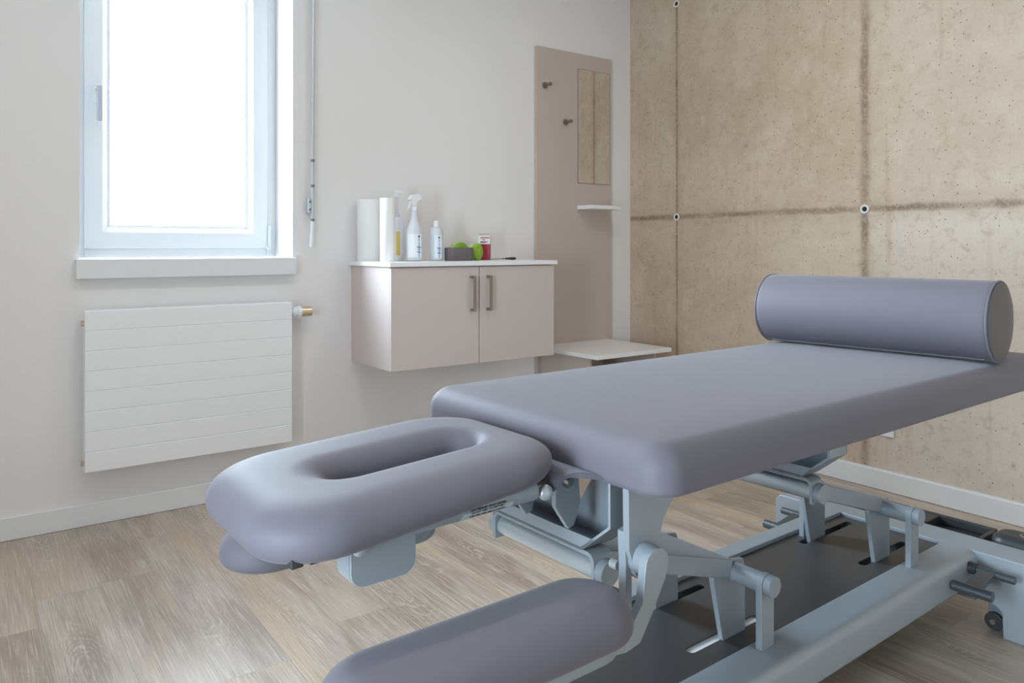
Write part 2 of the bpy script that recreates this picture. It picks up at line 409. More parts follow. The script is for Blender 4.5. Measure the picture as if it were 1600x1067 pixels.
# ------------------------------------------------------------------ radiator under the window
X0, X1, ZB, ZT, YF = -3.281, -2.395, .25, .931, -.100
rad = empty('radiator', (X0 / 2 + X1 / 2, 0, ZB)); tag(rad, 'white flat panel radiator with horizontal grooves on the wall under the window', 'radiator')
def loc(root, o):
    """children built in world space become local to the root"""
    o.parent = root; o.matrix_parent_inverse = root.matrix_basis.inverted() if False else Matrix.Identity(4)
    o.data.transform(Matrix.Translation(-root.location)) if root.rotation_euler.z == 0 else None
    return o
m = MB(); pts = [(YF + .06, ZB), (YF + .002, ZB)]
hb = (ZT - ZB) / 8
for i in range(8):
    za, zb_ = ZB + i * hb, ZB + (i + 1) * hb
    pts += [(YF, za + .0030), (YF, zb_ - .0030)]
    if i < 7: pts += [(YF + .0035, zb_)]
pts += [(YF + .002, ZT), (YF + .06, ZT)]
m.prism(pts, 'yz', X0, X1)
loc(rad, m.build('front_panel', M['rad'], ang=20))
loc(rad, MB().box(X0 + .03, X1 - .03, YF + .06, -.016, ZB + .02, ZT - .015).build('convector', M['rad'], bevel=.004))
for xa in (X0 + .12, X1 - .15): loc(rad, MB().box(xa, xa + .03, -.018, -.002, ZB + .08, ZT - .05).build('wall_bracket', M['rad']))
for z in (ZT - .055, ZB + .035):
    loc(rad, MB().tube((X0 + .01, YF + .035, z), (X0 - .012, YF + .035, z), .012, 6).build('end_plug', M['brass']))
zz = ZT - .052
v = loc(rad, MB().tube((X1 - .01, YF + .035, zz), (X1 + .016, YF + .035, zz), .014).tube((X1 + .014, YF + .035, zz), (X1 + .024, YF + .035, zz), .020).build('valve_body', M['plastic'], bevel=.002))
t = loc(rad, MB().tube((X1 + .022, YF + .035, zz), (X1 + .034, YF + .035, zz), .025).tube((X1 + .034, YF + .035, zz), (X1 + .056, YF + .035, zz), .0285, 40).build('thermostat_collar', M['plastic'], bevel=.002))
loc(rad, MB().tube((X1 + .055, YF + .035, zz), (X1 + .110, YF + .035, zz), .0255, 40).build('thermostat_head', M['brass'], bevel=.003))

# crank rod of the blind, right of the window
rod = empty('blind_crank_rod', (-2.263, -.03, 1.2)); tag(rod, 'thin silver crank rod for the blind hanging on the wall right of the window', 'crank rod')
rx, ry = -2.263, -.032
loc(rod, MB().tube((rx + .004, ry, 2.98), (rx, ry, 1.515), .0080, 14).build('upper_rod', M['tube']))
loc(rod, MB().tube((rx, ry, 1.50), (rx - .001, ry, 1.34), .0085, 16).build('grip', M['tube']))
loc(rod, MB().tube((rx - .001, ry, 1.33), (rx - .007, ry, 1.197), .0095, 16).build('handle', M['plastic'], bevel=.002))
for z in (1.635, 1.507, 1.335):
    loc(rod, MB().tube((rx, ry, z + .007), (rx, ry, z - .007), .0095, 14).build('joint', M['dmetal']))
cl = loc(rod, MB().box(rx - .024, rx - .008, ry - .005, 0, 1.37, 1.445).build('wall_clip', M['tube'], bevel=.002))
for z in (1.427, 1.388): loc(rod, MB().tube((rx - .016, ry - .007, z), (rx - .016, ry + .0, z), .006, 12).build('screw', M['dmetal']))

# ------------------------------------------------------------------ wall cabinet
CX0, CX1, CY, CZ0, CZ1 = -2.04, -1.039, -.454, .602, 1.104
cab = empty('wall_cabinet', ((CX0 + CX1) / 2, -.22, CZ0)); tag(cab, 'taupe two-door cabinet hung on the white wall under a white worktop', 'cabinet')
loc(cab, MB().box(CX0, CX1, CY + .020, 0, CZ0, CZ1).build('body', M['taupe'], bevel=.0015))
mid = (CX0 + CX1) / 2 + .004
for i, (a, b) in enumerate(((CX0, mid - .002), (mid + .002, CX1))):
    d = loc(cab, MB().box(a, b, CY, CY + .0185, CZ0, CZ1 - .006).build('door', M['taupe'], bevel=.0015))
    hx = mid - .048 if i == 0 else mid + .052
    h = MB()
    h.box(hx - .0075, hx + .0075, CY - .036, CY - .028, .872, 1.052)
    for z in (.872, 1.040): h.box(hx - .0075, hx + .0075, CY - .030, CY + .001, z, z + .012)
    o = h.build('handle', M['nickel'], bevel=.0012); o.parent = d; o.data.transform(Matrix.Translation(-cab.location))
WZ = 1.126
loc(cab, MB().box(CX0 - .012, CX1 + .015, CY - .012, 0, CZ1, WZ).build('worktop', M['white'], bevel=.0012))

# ------------------------------------------------------------------ things on the worktop
def at(px, v):
    a = (px - 800) / 1193; k = math.radians(53.988); c, s_ = math.cos(k), math.sin(k)
    F = v / (s_ - c * a)
    return ((c + s_ * a) * F + CAM.x, v + CAM.y, F)
def paper_roll(px, v, r, h, label):
    x, y, F = at(px, v)
    root = empty('paper_roll', (x, y, WZ)); tag(root, label, 'paper roll')
    MB().lathe([(.02, 0), (r - .002, 0), (r, .003), (r, h - .003), (r - .002, h), (.022, h), (.021, h - .02)]).build('paper', M['paper'], root)
    MB().lathe([(.0185, .001), (.0205, .002), (.0205, h - .002), (.019, h - .001), (.0185, h - .03)], n=24).build('core', M['core'], root)
paper_roll(576, 3.665, .0605, .320, 'thick white paper towel roll standing nearest the window on the cabinet worktop')
paper_roll(605.5, 3.45, .037, .317, 'slim white paper roll standing in front of the thick roll')

def trigger(root, z, mat, d=1, s=1.0):
    """spray head with neck, nozzle and trigger; d = side it points to"""
    m = MB(); m.lathe([(.014, 0), (.0155, .002), (.0155, .020), (.013, .024)], (0, 0, z), 24)
    m.build('collar', mat, root)
    m = MB()
    pr = [(-.012, .022), (.010, .022), (.012, .040), (.034, .052), (.036, .066), (.020, .076), (-.018, .072), (-.030, .058), (-.030, .050), (-.014, .046)]
    m.prism([(d * p[0] * s, z + p[1] * s) for p in pr], 'xz', -.011, .011)
    hd = m.build('spray_head', mat, root, bevel=.004, seg=3)
    m = MB(); tp = [(-.012, .046), (-.024, .044), (-.030, .016), (-.036, .004), (-.032, .002), (-.024, .014), (-.016, .036)]
    m.prism([(d * p[0] * s, z + p[1] * s) for p in tp], 'xz', -.006, .006).build('trigger_lever', mat, hd, bevel=.0015)

def label_patch(root, r, z0, z1, a0, a1, mat, sy=1.0, name='label', lift=.0008, n=14):
    m = MB(); rr = [r + lift, r - .002]
    L = []
    for k in range(n + 1):
        a = a0 + (a1 - a0) * k / n
        L.append([(q * math.cos(a), sy * q * math.sin(a), z) for q, z in ((rr[0], z0), (rr[0], z1), (rr[1], z1), (rr[1], z0))])
    return m.rings(L).build(name, mat, root)
def strips(root, r, rows, a0, a1, mat, sy=1.0, lift=.0014, name='label_print'):
    m = MB()
    for z0, z1, f0, f1 in rows:
        n = 5; L = []
        for k in range(n + 1):
            a = a0 + (a1 - a0) * (f0 + (f1 - f0) * k / n)
            L.append([(q * math.cos(a), sy * q * math.sin(a), z) for q, z in ((r + lift, z0), (r + lift, z1), (r - .001, z1), (r - .001, z0))])
        m.rings(L)
    return m.build(name, mat, root)

# white pump bottle with a yellow stripe
x, y, F = at(622, 3.60)
b1_ = empty('pump_bottle', (x, y, WZ)); tag(b1_, 'white flat dispenser bottle with a yellow stripe beside the slim paper roll', 'bottle')
m = MB(); L = []
for i, z in ((.004, 0), (0, .005), (0, .205), (.003, .218), (.010, .228), (.020, .234)):
    L.append([(px_, py_, z) for px_, py_ in rrect(-.029 + i * .9, .029 - i * .9, -.024 + i * .7, .024 - i * .7, .012, 5)])
m.rings(L).build('body', M['plastic'], b1_)
MB().box(-.024, -.002, -.0248, -.0235, .03, .155).build('stripe', M['yellow'], b1_)
MB().box(.000, .021, -.0246, -.0235, .03, .20).build('label', M['label'], b1_)
MB().tube((-.008, 0, .23), (-.008, 0, .25), .014, 20).tube((-.008, 0, .25), (-.008, 0, .345), .008, 16).build('pump_stem', M['milky'], b1_)
MB().prism([(-.020, .335), (.002, .335), (.002, .352), (.030, .352), (.034, .360), (.012, .372), (-.020, .374)], 'xz', -.010, .010).build('pump_head', M['plastic'], b1_, bevel=.003)

# spray bottle
def view_angle(x, y): return math.atan2(CAM.y - y, CAM.x - x)
x, y, F = at(647.5, 3.52)
b2 = empty('spray_bottle', (x, y, WZ)); tag(b2, 'clear spray bottle with white trigger head and white label with blue print', 'bottle')
r = .0445
MB().lathe([(r * .8, 0), (r - .002, .003), (r, .010), (r, .150), (r * .93, .165), (r * .70, .190), (r * .50, .215), (r * .42, .240), (r * .38, .262), (.0145, .268)]).build('body', M['milky'], b2)
trigger(b2, .262, M['plastic'], d=1, s=1.15)
va = view_angle(x, y)
lb = label_patch(b2, r, .020, .140, va - .85, va + .90, M['label'])
def prints(root, r, lab, a0, z0, z1, wide):
    H_ = z1 - z0
    rows = [(z0 + H_ * q, z0 + H_ * (q + .055), .42, .58) for q in (.02, .09, .16, .23, .30, .37, .44, .52, .60, .70, .77)]
    o = strips(root, r, rows, a0 - wide, a0 + wide, M['blue']); o.parent = lab
    rows = [(z0 + H_ * q, z0 + H_ * (q + .016), f0, f1) for q, f0, f1 in ((.21, .2, .9), (.235, .15, .7), (.34, .2, .85), (.42, .1, .95), (.45, .15, .8))]
    o = strips(root, r, rows, a0 - wide, a0 + wide, M['navy']); o.parent = lab
    rows = [(z0 + H_ * (.865 + .022 * i), z0 + H_ * (.865 + .022 * (i + 1)), .30 + .045 * i, .70 - .045 * i) for i in range(4)]
    o = strips(root, r, rows, a0 - wide, a0 + wide, M['navy'], name='label_emblem'); o.parent = lab
prints(b2, r, lb, va + .55, .020, .140, .36)
x, y, F = at(681.5, 3.50)
b3 = empty('lotion_bottle', (x, y, WZ)); tag(b3, 'small clear bottle with white cap and blue-printed label beside the grey foam ring', 'bottle')
r = .0355
MB().lathe([(r * .8, 0), (r - .002, .003), (r, .008), (r, .150), (r * .96, .160), (r * .80, .172), (r * .5, .178), (.013, .182)]).build('body', M['milky'], b3)
MB().lathe([(.0145, .178), (.0155, .180), (.0155, .208), (.0145, .211)], n=28).build('cap', M['plastic'], b3)
va = view_angle(x, y)
lb = label_patch(b3, r, .014, .135, va - .25, va + 1.05, M['label'])
prints(b3, r, lb, va + .45, .014, .135, .42)

# grey foam block with rounded ends
x, y, F = at(717, 3.47)
fr = pad(-.079, .079, -.045, .045, 0, .071, .042, .008, .004, n=10).build('foam_cushion', M['foam'])
fr.location = (x, y, WZ); fr.rotation_euler = (0, 0, R(-6)); tag(fr, 'low dark grey rounded foam cushion lying on the worktop between bottle and green discs', 'cushion')
# two green round jars lying on their sides
def green_jar(px, v, r, w, rz, label, z=0):
    x, y, F = at(px, v)
    root = empty('green_jar', (x, y, WZ + r + z), rz); tag(root, label, 'jar', None)
    lid = MB().lathe([(r * .90, 0), (r * .97, .002), (r, .006), (r, w * .45), (r * .97, w * .45 + .002)], n=36).xf(Matrix.Rotation(R(90), 4, 'X') @ Matrix.Translation((0, 0, 0))).build('lid', M['green'], root)
    MB().lathe([(r * .95, w * .45 + .002), (r * .95, w - .003), (r * .90, w)], n=36).xf(Matrix.Rotation(R(90), 4, 'X')).build('body', M['lime'], root)
    m = MB(); m.lathe([(r * .62, -.0008), (r * .70, -.0012), (r * .72, .0004)], n=36).xf(Matrix.Rotation(R(90), 4, 'X')).build('lid_emblem', M['green'], lid)
    for i, (dx, h) in enumerate(((-.004, .040), (.010, .022))):
        MB().box(dx - .0016, dx + .0016, .0, .0016, -h / 2, h / 2).build('lid_print', M['lime'], lid)
    return root
# the lid faces the local +y side after the turn, so rotate it towards the room
green_jar(749, 3.50, .0465, .05, R(180 + 28), 'upright lime green jar lid facing the room in front of the red and white box')
green_jar(722.5, 3.66, .050, .05, R(180 + 10), 'lime green jar lid peeking above the grey foam cushion')
# carton
x, y, F = at(757, 3.60)
bx = empty('medicine_box', (x, y, WZ), R(-38)); tag(bx, 'small upright carton, wine red below and white above, behind the green lid', 'box')
MB().box(-.034, .034, -.030, .030, 0, .090).build('lower_carton', M['wine'], bx, bevel=.001)
MB().box(-.034, .034, -.030, .030, .090, .142).build('upper_carton', M['card'], bx, bevel=.001)
MB().prism([(-.030, .142), (-.030, .1425), (-.052, .150), (-.052, .1495)], 'yz', -.03, .03).build('flap', M['card'], bx)
MB().box(-.020, .030, -.0308, -.0295, .122, .128).box(.0335, .0347, -.022, .018, .122, .128).build('red_print', M['red'], bx)
m = MB()
for k, (z, a, b) in enumerate(((.112, -.01, .006), (.101, -.022, .02), (.098, -.020, .010))): m.box(a, b, -.0308, -.0295, z, z + .0035); m.box(.0335, .0347, a, b, z, z + .0035)
m.build('dark_print', M['ink'], bx)
# small reflex hammer-like tool
x, y, F = at(790, 3.47)
tl = empty('massage_tool', (x, y, WZ), R(-4)); tag(tl, 'thin metal tool with a black grip lying at the right of the worktop', 'tool')
m = MB(); L = []
for xx, r_ in ((-.005, .003), (0, .005), (.02, .007), (.045, .009), (.058, .0085), (.066, .006), (.068, .002)):
    L.append([(xx, r_ * math.cos(2 * math.pi * i / 16), .009 + r_ * .9 * math.sin(2 * math.pi * i / 16)) for i in range(16)])
m.rings(L).build('grip', M['black'], tl)
MB().tube((-.10, 0, .006), (-.004, 0, .009), .0022, 10).tube((-.020, 0, .0085), (-.012, 0, .0088), .004, 12).build('shaft', M['nickel'], tl)

# ------------------------------------------------------------------ coat rack unit with bench, mirror and shelf
PX0, PX1, PY = -.826, -.195, -.022
cr = empty('coat_rack', ((PX0 + PX1) / 2, 0, 0)); tag(cr, 'tall taupe wall panel with mirror, hooks, small shelf and white bench in the corner', 'coat rack')
loc(cr, MB().box(PX0, PX1, PY, -.003, 0, 2.442).build('back_panel', M['taupe_dark'], bevel=.001))
mi = loc(cr, MB().box(-.489, -.219, PY - .0045, PY - .001, 1.612, 2.342).build('mirror', M['mirror'], bevel=.0006))
o = MB().box(-.4915, -.2165, PY - .0035, PY, 1.6095, 2.3445).build('mirror_rim', M['dmetal'], mi); o.data.transform(Matrix.Translation(-cr.location))
loc(cr, MB().box(-.495, -.247, -.165, PY, 1.440, 1.464).build('shelf', M['white'], bevel=.001))
loc(cr, MB().box(-.832, -.228, -.580, PY, .568, .592).build('bench_seat', M['white'], bevel=.002))
for xa in (-.80, -.272): loc(cr, MB().box(xa, xa + .018, -.48, PY, 0, .568).build('bench_side', M['taupe_dark'], bevel=.001))
for hx, hz in ((-.762, 2.203), (-.595, 1.990)):
    h = loc(cr, MB().tube((hx, PY + .001, hz), (hx, PY - .008, hz), .020, 28).build('hook', M['nickel'], bevel=.002))
    o = MB().tube((hx, PY - .006, hz), (hx, PY - .052, hz), .0085, 18).tube((hx, PY - .048, hz), (hx, PY - .060, hz), .0125, 20).build('hook_pin', M['nickel'], bevel=.0015)
    o.parent = h; o.data.transform(Matrix.Translation(-cr.location))

# wall socket half hidden below the couch
so = empty('wall_socket', (0, -1.776, .305)); tag(so, 'white wall socket low on the concrete wall behind the couch', 'socket')
loc(so, MB().box(-.010, 0, -1.816, -1.736, .265, .345).build('cover_plate', M['plastic'], bevel=.002))
loc(so, MB().tube((-.0105, -1.776, .305), (-.006, -1.776, .305), .020, 24).build('socket_face', M['dark']))

# ceiling downlights (above the frame)
for i, (x, y) in enumerate(LAMPS):
    d = empty('ceiling_downlight', (x, y, H)); tag(d, 'round recessed ceiling downlight above the room', 'ceiling light', 'ceiling downlights')
    n = 32; L = [[(r_ * math.cos(2 * math.pi * k / n), r_ * math.sin(2 * math.pi * k / n), z) for k in range(n)] for r_, z in ((.105, 0), (.105, -.006), (.085, -.010), (.08, 0))]
    MB().rings(L, cap=False).build('ring', M['trim'], d)
    MB().tube((0, 0, -.001), (0, 0, -.004), .08, 32).build('diffuser', M['lamp'], d)
    l = bpy.data.lights.new('downlight', 'AREA'); l.shape = 'DISK'; l.size = .15; l.energy = LAMP_POWER; l.color = (1, .905, .875)
    lo = bpy.data.objects.new('downlight', l); COL.objects.link(lo); lo.parent = d; lo.location = (0, 0, -.012)

# ------------------------------------------------------------------ treatment couch; (t, s, z): t along the couch, s towards the window wall, from the camera's foot point
T0, S0 = 1.85, 1.25
rot = R(1.93)
o0 = Vector((CAM.x, CAM.y, 0)) + Matrix.Rotation(rot, 3, 'Z') @ Vector((T0, S0, 0))
couch = empty('treatment_couch', o0, rot); tag(couch, 'height-adjustable treatment couch with mauve grey upholstery on a grey steel frame', 'treatment couch')
SH = Matrix.Translation((-T0, -S0, 0))
def part(mb, name, mat, parent=None, **kw):
    mb.xf(SH); return mb.build(name, mat, parent or couch, **kw)
def tz(pts, s0, s1): return MB().prism(pts, 'xz', s0, s1)
def arc(c, r, a0, a1, n=8): return [(c[0] + r * math.cos(R(a0 + (a1 - a0) * i / n)), c[1] + r * math.sin(R(a0 + (a1 - a0) * i / n))) for i in range(n + 1)]

main = part(pad(.985, 2.86, .852, 1.625, .768, .862, .055, .050, .014, crown=.004, dome=.10), 'main_cushion', M['fabric'])
# head cushion with a breathing slot
def head_pad():
    mb = MB(); N = 12
    ht0, ht1, hs0, hs1 = .391, .966, 1.035, 1.465; z0, z1 = .752, .838
    
    inn = rrect(.572, .866, 1.203, 1.283, .040, N)
    rt, rb, rh = .060, .034, .054
    loops = []
    for i in range(6): a = R(90 * i / 5); loops.append(('o', rb - rb * math.sin(a), z0 + rb - rb * math.cos(a), .10))
    for i in range(10): a = R(90 * i / 9); loops.append(('o', rt * 1.15 - rt * 1.15 * math.cos(a), z1 - .044 + .044 * math.sin(a), .10))
    for i in range(10): a = R(90 * i / 9); loops.append(('i', rh - rh * math.sin(a), z1 - rh + rh * math.cos(a), 0))
    loops.append(('i', -.0, z1 - .075, 0)); loops.append(('i', -.0, z0, 0))
    LL = []
    for k, ins, z, _ in loops:
        if k == 'o': pts = rrect(ht0 + ins, ht1 - ins, hs0 + ins, hs1 - ins, .125 - ins * .6, N)
        else: pts = rrect(.572 - ins * 1.5, .866 + ins * .52, 1.203 - ins, 1.283 + ins, .040 + ins, N)
        LL.append([(p[0], p[1], z + .054 * (p[0] - .955) + .024 * max(0, p[0] - .4) / .55 * max(0, 1 - (z - z0) / (z1 - z0))) for p in pts])
    return mb.rings(LL, cap=False)
head = part(head_pad(), 'head_cushion', M['fabric'], ang=60)
def hz_(t, z): return z + .054 * (t - .955)
# board under the head cushion
m = MB(); m.prism(rrect(.445, .90, 1.15, 1.35, .07, 6), 'xy', .752, .772)
for v_ in m.b.verts: v_.co.z = hz_(v_.co.x, v_.co.z)
part(m, 'head_board', M['black'], head)
m = MB().box(.430, .450, 1.074, 1.13, .756, .775).box(.456, .500, 1.066, 1.13, .758, .772).box(.506, .560, 1.064, 1.13, .757, .772)
for v_ in m.b.verts: v_.co.z = hz_(v_.co.x, v_.co.z)
part(m, 'board_clip', M['black'], head, bevel=.003)
# upholstered flap between head and main cushion
ms = MB(); Lp = []
for t_, z_, e_ in ((.940, .745, 1.085), (.942, .758, 1.074), (.948, .772, 1.062), (.958, .781, 1.048), (.970, .785, 1.030), (.984, .783, 1.000), (.998, .777, .968), (1.010, .770, .950)):
    Lp.append((t_, z_, e_))
inner = [(t_ + .006, z_ - .006, e_) for t_, z_, e_ in Lp[::-1]]
ms.rings([[(t_, e_ + f_ * (1.47 - e_), z_) for t_, z_, e_ in Lp + inner] for f_ in (0, .1, .3, .6, 1)])
part(ms, 'joint_flap', M['fabric'], main, ang=70)

# head mechanism
br = part(tz([(.537, .748)] + [(.537, .695)] + arc((.562, .685), .025, 180, 270, 5) + arc((.630, .685), .025, 270, 360, 5) + [(.655, .748)], 1.100, 1.106), 'head_bracket', M['metal'], bevel=.0015)
part(tz([(.537, .745), (.537, .685)] + arc((.562, .685), .025, 180, 225, 3) + [(.560, .672), (.575, .745)], 1.106, 1.150), 'bracket_side', M['metal'], br)
part(MB().tube((.538, 1.128, .715), (.533, 1.128, .715), .006, 12), 'screw', M['chrome'], br)
part(tz([(.64, .748), (.67, .68), (.70, .685), (.76, .735), (.76, .748)], 1.15, 1.156), 'rear_gusset', M['metal'], br)
def ballend(t, s, z, r=.013): return MB().ball((t, s, z), r, sc=(1, .75, 1)).tube((t, s - .006, z), (t, s + .03, z), .006, 12)
part(ballend(.548, 1.092, .727), 'ball_stud', M['tube'], br)
gs = part(MB().tube((.655, 1.098, .744), (.905, 1.098, .748), .0185, 28).ball((.655, 1.098, .744), .0185, sc=(1.6, 1, 1)), 'gas_spring', M['metal'])
part(ballend(.925, 1.085, .742, .015).tube((.90, 1.098, .748), (.925, 1.098, .746), .007, 12), 'ball_stud', M['tube'], gs)
# sticker on the gas spring, wrapped round its lower front
m = MB(); L = []
for k in range(9):
    a = R(180 + 10 + 14 * k)  # from the camera side downwards
    L.append([(tt, 1.098 + q * math.cos(a), zz_ + q * math.sin(a)) for tt, q, zz_ in ((.735, .0190, .7453), (.845, .0190, .7470), (.845, .0170, .7470), (.735, .0170, .7453))])
st = part(m.rings(L), 'sticker', M['slabel'], gs)
for txt, zoff, ang_, sz in (('K3B1PB3 H38 200-A17 0500N', 0, 222, .0062), ('DO NOT OPEN  DO NOT HEAT', 0, 200, .0050), ('HIGH PRESSURE  NICHT OEFFNEN', 0, 184, .0050)):
    a = R(ang_)
    nrm = Vector((0, math.cos(a), math.sin(a))); up = Vector((0, -math.sin(a) * -1, 0))
    xv = Vector((1, 0, .016)).normalized(); zv = nrm; yv = zv.cross(xv)
    mt = Matrix((xv, yv, zv)).transposed().to_4x4(); mt.translation = Vector((.79 - T0, 1.098 - S0, .7462)) + nrm * .0191
    text_mesh('sticker_print', txt, sz, M['ink'], st, mt)

# upper frame: rails, two cross channels, hinge tubes
def cross_channel(t0):
    """trough across the couch whose ends slope up to the cushion"""
    tA, tB = t0 + .030, t0 + .115
    w = .006
    outl = [(1.020, .768), (1.020, .668), (1.100, .604), (1.420, .604), (1.490, .668), (1.490, .768)]
    m = MB()
    m.sheet(outl, lambda p, a: (a, p[0], p[1]), tA, tB, .006)
    m.prism([(1.100, .604), (1.420, .604), (1.440, .632), (1.062, .634)], 'yz', tA, tA + w)
    m.prism([(1.020, .768), (1.020, .668), (1.100, .604), (1.420, .604), (1.490, .668), (1.490, .768), (1.34, .768), (1.34, .66), (1.19, .66), (1.12, .768)], 'yz', tB - w, tB)
    c = part(m, 'cross_channel', M['metal'], ang=25)
    part(MB().tube((t0 + .072, 1.20, .611), (t0 + .072, 1.20, .614), .010, 20), 'bolt_washer', M['nickel'], c)
    part(MB().tube((t0 + .072, 1.20, .613), (t0 + .072, 1.20, .617), .005, 6), 'bolt', M['black'], c)
    # inverted U strap carrying the hinge tube
    tc = t0 + .063; hw = .030
    s0, s1, zt, zc = 1.072, 1.400, .602, .564
    m = MB()
    pr = [(s0, zc - .026), (s0, zt - .022)] + [(s0 + .020 - .020 * math.cos(R(90 * i / 5)), zt - .020 + .020 * math.sin(R(90 * i / 5))) for i in range(6)]
    pr += [(s1 - .020 + .020 * math.sin(R(90 * i / 5)), zt - .020 + .020 * math.cos(R(90 * i / 5))) for i in range(6)] + [(s1, zt - .022), (s1, zc - .026)]
    m.sheet(pr[::-1], lambda p, a: (a, p[0], p[1]), tc - hw * .85, tc + hw * .85, .008)
    st = part(m, 'hinge_strap', M['metal'], ang=25)
    part(MB().tube((tc, s0 + .009, zc), (tc, s1 - .009, zc), .0215, 32), 'hinge_tube', M['tube'], st)
    for s_ in (s0, s1):
        e = -1 if s_ == s0 else 1
        part(MB().tube((tc, s_ + .001 * -e, zc), (tc, s_ + .020 * e, zc), .0255, 28), 'hinge_cap', M['metal'], st, bevel=.002)
    return tc
tn = cross_channel(1.000); tf = cross_channel(1.775)
for s0, s1 in ((1.045, 1.085), (1.425, 1.465)):
    part(MB().box(1.125, 2.70, s0, s1, .738, .768), 'upper_rail', M['metal'], bevel=.003)

# hinge lugs of the head section
for s_, dt in ((1.24, -.015), (1.125, .0)):
    pts = [(.990 + dt, .765), (1.045 + dt, .755), (1.052 + dt, .690), (1.035 + dt, .645), (1.020 + dt, .640), (.985 + dt, .690), (.985 + dt, .735)]
    lg = part(tz(pts, s_, s_ + .012), 'hinge_lug', M['metal'], bevel=.0015)
    part(MB().tube((1.012 + dt, s_, .738), (1.012 + dt, s_ - .008, .738), .013, 20).tube((1.012 + dt, s_ - .006, .738), (1.012 + dt, s_ - .014, .738), .007, 6), 'bolt', M['chrome'], lg)

# base frame
plate_z = .235
def plate_holes(outer, holes, z0, z1):
    b = bmesh.new(); es = []
    for lp in [outer] + holes:
        vs_ = [b.verts.new((p[0], p[1], z1)) for p in lp]
        for i in range(len(vs_)): es.append(b.edges.new((vs_[i], vs_[(i + 1) % len(vs_)])))
    bmesh.ops.triangle_fill(b, use_beauty=True, use_dissolve=False, edges=es)
    r_ = bmesh.ops.extrude_face_region(b, geom=list(b.faces))
    for v_ in [g for g in r_['geom'] if isinstance(g, bmesh.types.BMVert)]: v_.co.z = z0
    m = MB(); m.b.free(); m.b = b; return m
slots = []
for tt in (1.45, 2.262):
    slots.append(rrect(tt, tt + .285, 1.165, 1.192, .0125, 5)[::-1]); slots.append(rrect(tt + .01, tt + .32, 1.369, 1.396, .0125, 5)[::-1])
part(plate_holes([(.86, 1.094), (2.62, 1.094), (2.62, 1.44), (.86, 1.44)], slots, plate_z - .004, plate_z), 'base_plate', M['plate'], ang=30)
part(MB().box(1.43, 1.80, 1.150, 1.205, .222, .229), 'slot_cover', M['white'])
# under tray closing the slots
part(MB().box(1.84, 2.62, 1.10, 1.43, .150, .156).box(.90, 1.84, 1.22, 1.43, .150, .156), 'under_tray', M['plate'])
rp = [(1.094, .160), (1.094, .247), (1.020, .247), (1.006, .244), (.995, .234), (.990, .220), (.990, .158), (.996, .150), (1.085, .150)]
rr_ = part(MB().prism(rp, 'yz', .86, 2.625), 'base_rail', M['metal'], bevel=.003)
rp2 = [(1.44, .158), (1.44, .247), (1.50, .247), (1.51, .237), (1.51, .158), (1.50, .150)]
part(MB().prism(rp2, 'yz', .86, 2.625), 'base_rail', M['metal'], bevel=.003)
def foot(t0, t1, s0, s1, leg, z=.246):
    m = MB(); c = .035
    pts = [(s0, .0), (s0 + .0, z - .02), (s0 + .02, z), (s1 - .02, z), (s1, z - .02), (s1, 0), (s1 - leg, 0), (s1 - leg, .06)]
    pts += [(s1 - leg - c + c * math.cos(R(90 * i / 5)), .06 + c * math.sin(R(90 * i / 5))) for i in range(6)]
    pts += [(s1 - leg - .10, .10), (s0 + leg + .10, .10)]
    pts += [(s0 + leg + c - c * math.sin(R(90 * i / 5)), .06 + c * math.cos(R(90 * i / 5))) for i in range(6)] + [(s0 + leg, .06), (s0 + leg, 0)]
    m.prism(pts, 'yz', t0, t1)
    f = part(m, 'foot_crossbar', M['metal'], bevel=.004)
    for s_ in (s0 + leg + .036, s1 - leg - .036):
        w = part(MB().tube(((t0 + .045), s_, .030), (t0 + .030, s_, .030), .027, 28).tube((t0 + .075, s_, .030), (t0 + .060, s_, .030), .027, 28), 'caster_wheel', M['black'], f, bevel=.003)
        part(MB().tube((t0 + .022, s_, .030), (t0 + .085, s_, .030), .008, 12), 'caster_axle', M['chrome'], w)
        part(tz([(t0 + .046, .012), (t0 + .059, .012), (t0 + .059, .10), (t0 + .046, .10)], s_ - .02, s_ + .02), 'caster_fork', M['dmetal'], w)
    return f
ff = foot(2.622, 2.748, .745, 1.705, .175)
foot(.92, 1.03, .985, 1.515, .08)
part(MB().box(2.630, 2.645, 1.00, 1.50, .088, .10), 'lift_bar', M['dmetal'], ff)

# left and right brake pedals
def pedal(sg, sa):
    """rod out of the rail, flat lever and foot bar"""
    s_in = sa; s_out = sa - sg * .125
    m = MB().tube((2.562, s_in + sg * .006, .212), (2.562, s_out, .212), .0125, 22)
    p = part(m, 'brake_pedal', M['pedal'], bevel=.002)
    part(MB().tube((2.562, s_in + sg * .004, .212), (2.562, s_in - sg * .022, .212), .0175, 22), 'pedal_bush', M['black'], p, bevel=.002)
    part(tz([(2.562, .204), (2.562, .220), (2.432, .203), (2.432, .187)], min(s_in - sg * .030, s_in - sg * .075), max(s_in - sg * .030, s_in - sg * .075)), 'pedal_lever', M['pedal'], p, bevel=.003)
    part(MB().tube((2.432, s_in - sg * .004, .195), (2.432, s_in - sg * .112, .195), .0155, 24), 'foot_bar', M['pedal'], p, bevel=.002)
pedal(1, .990); pedal(-1, 1.512)
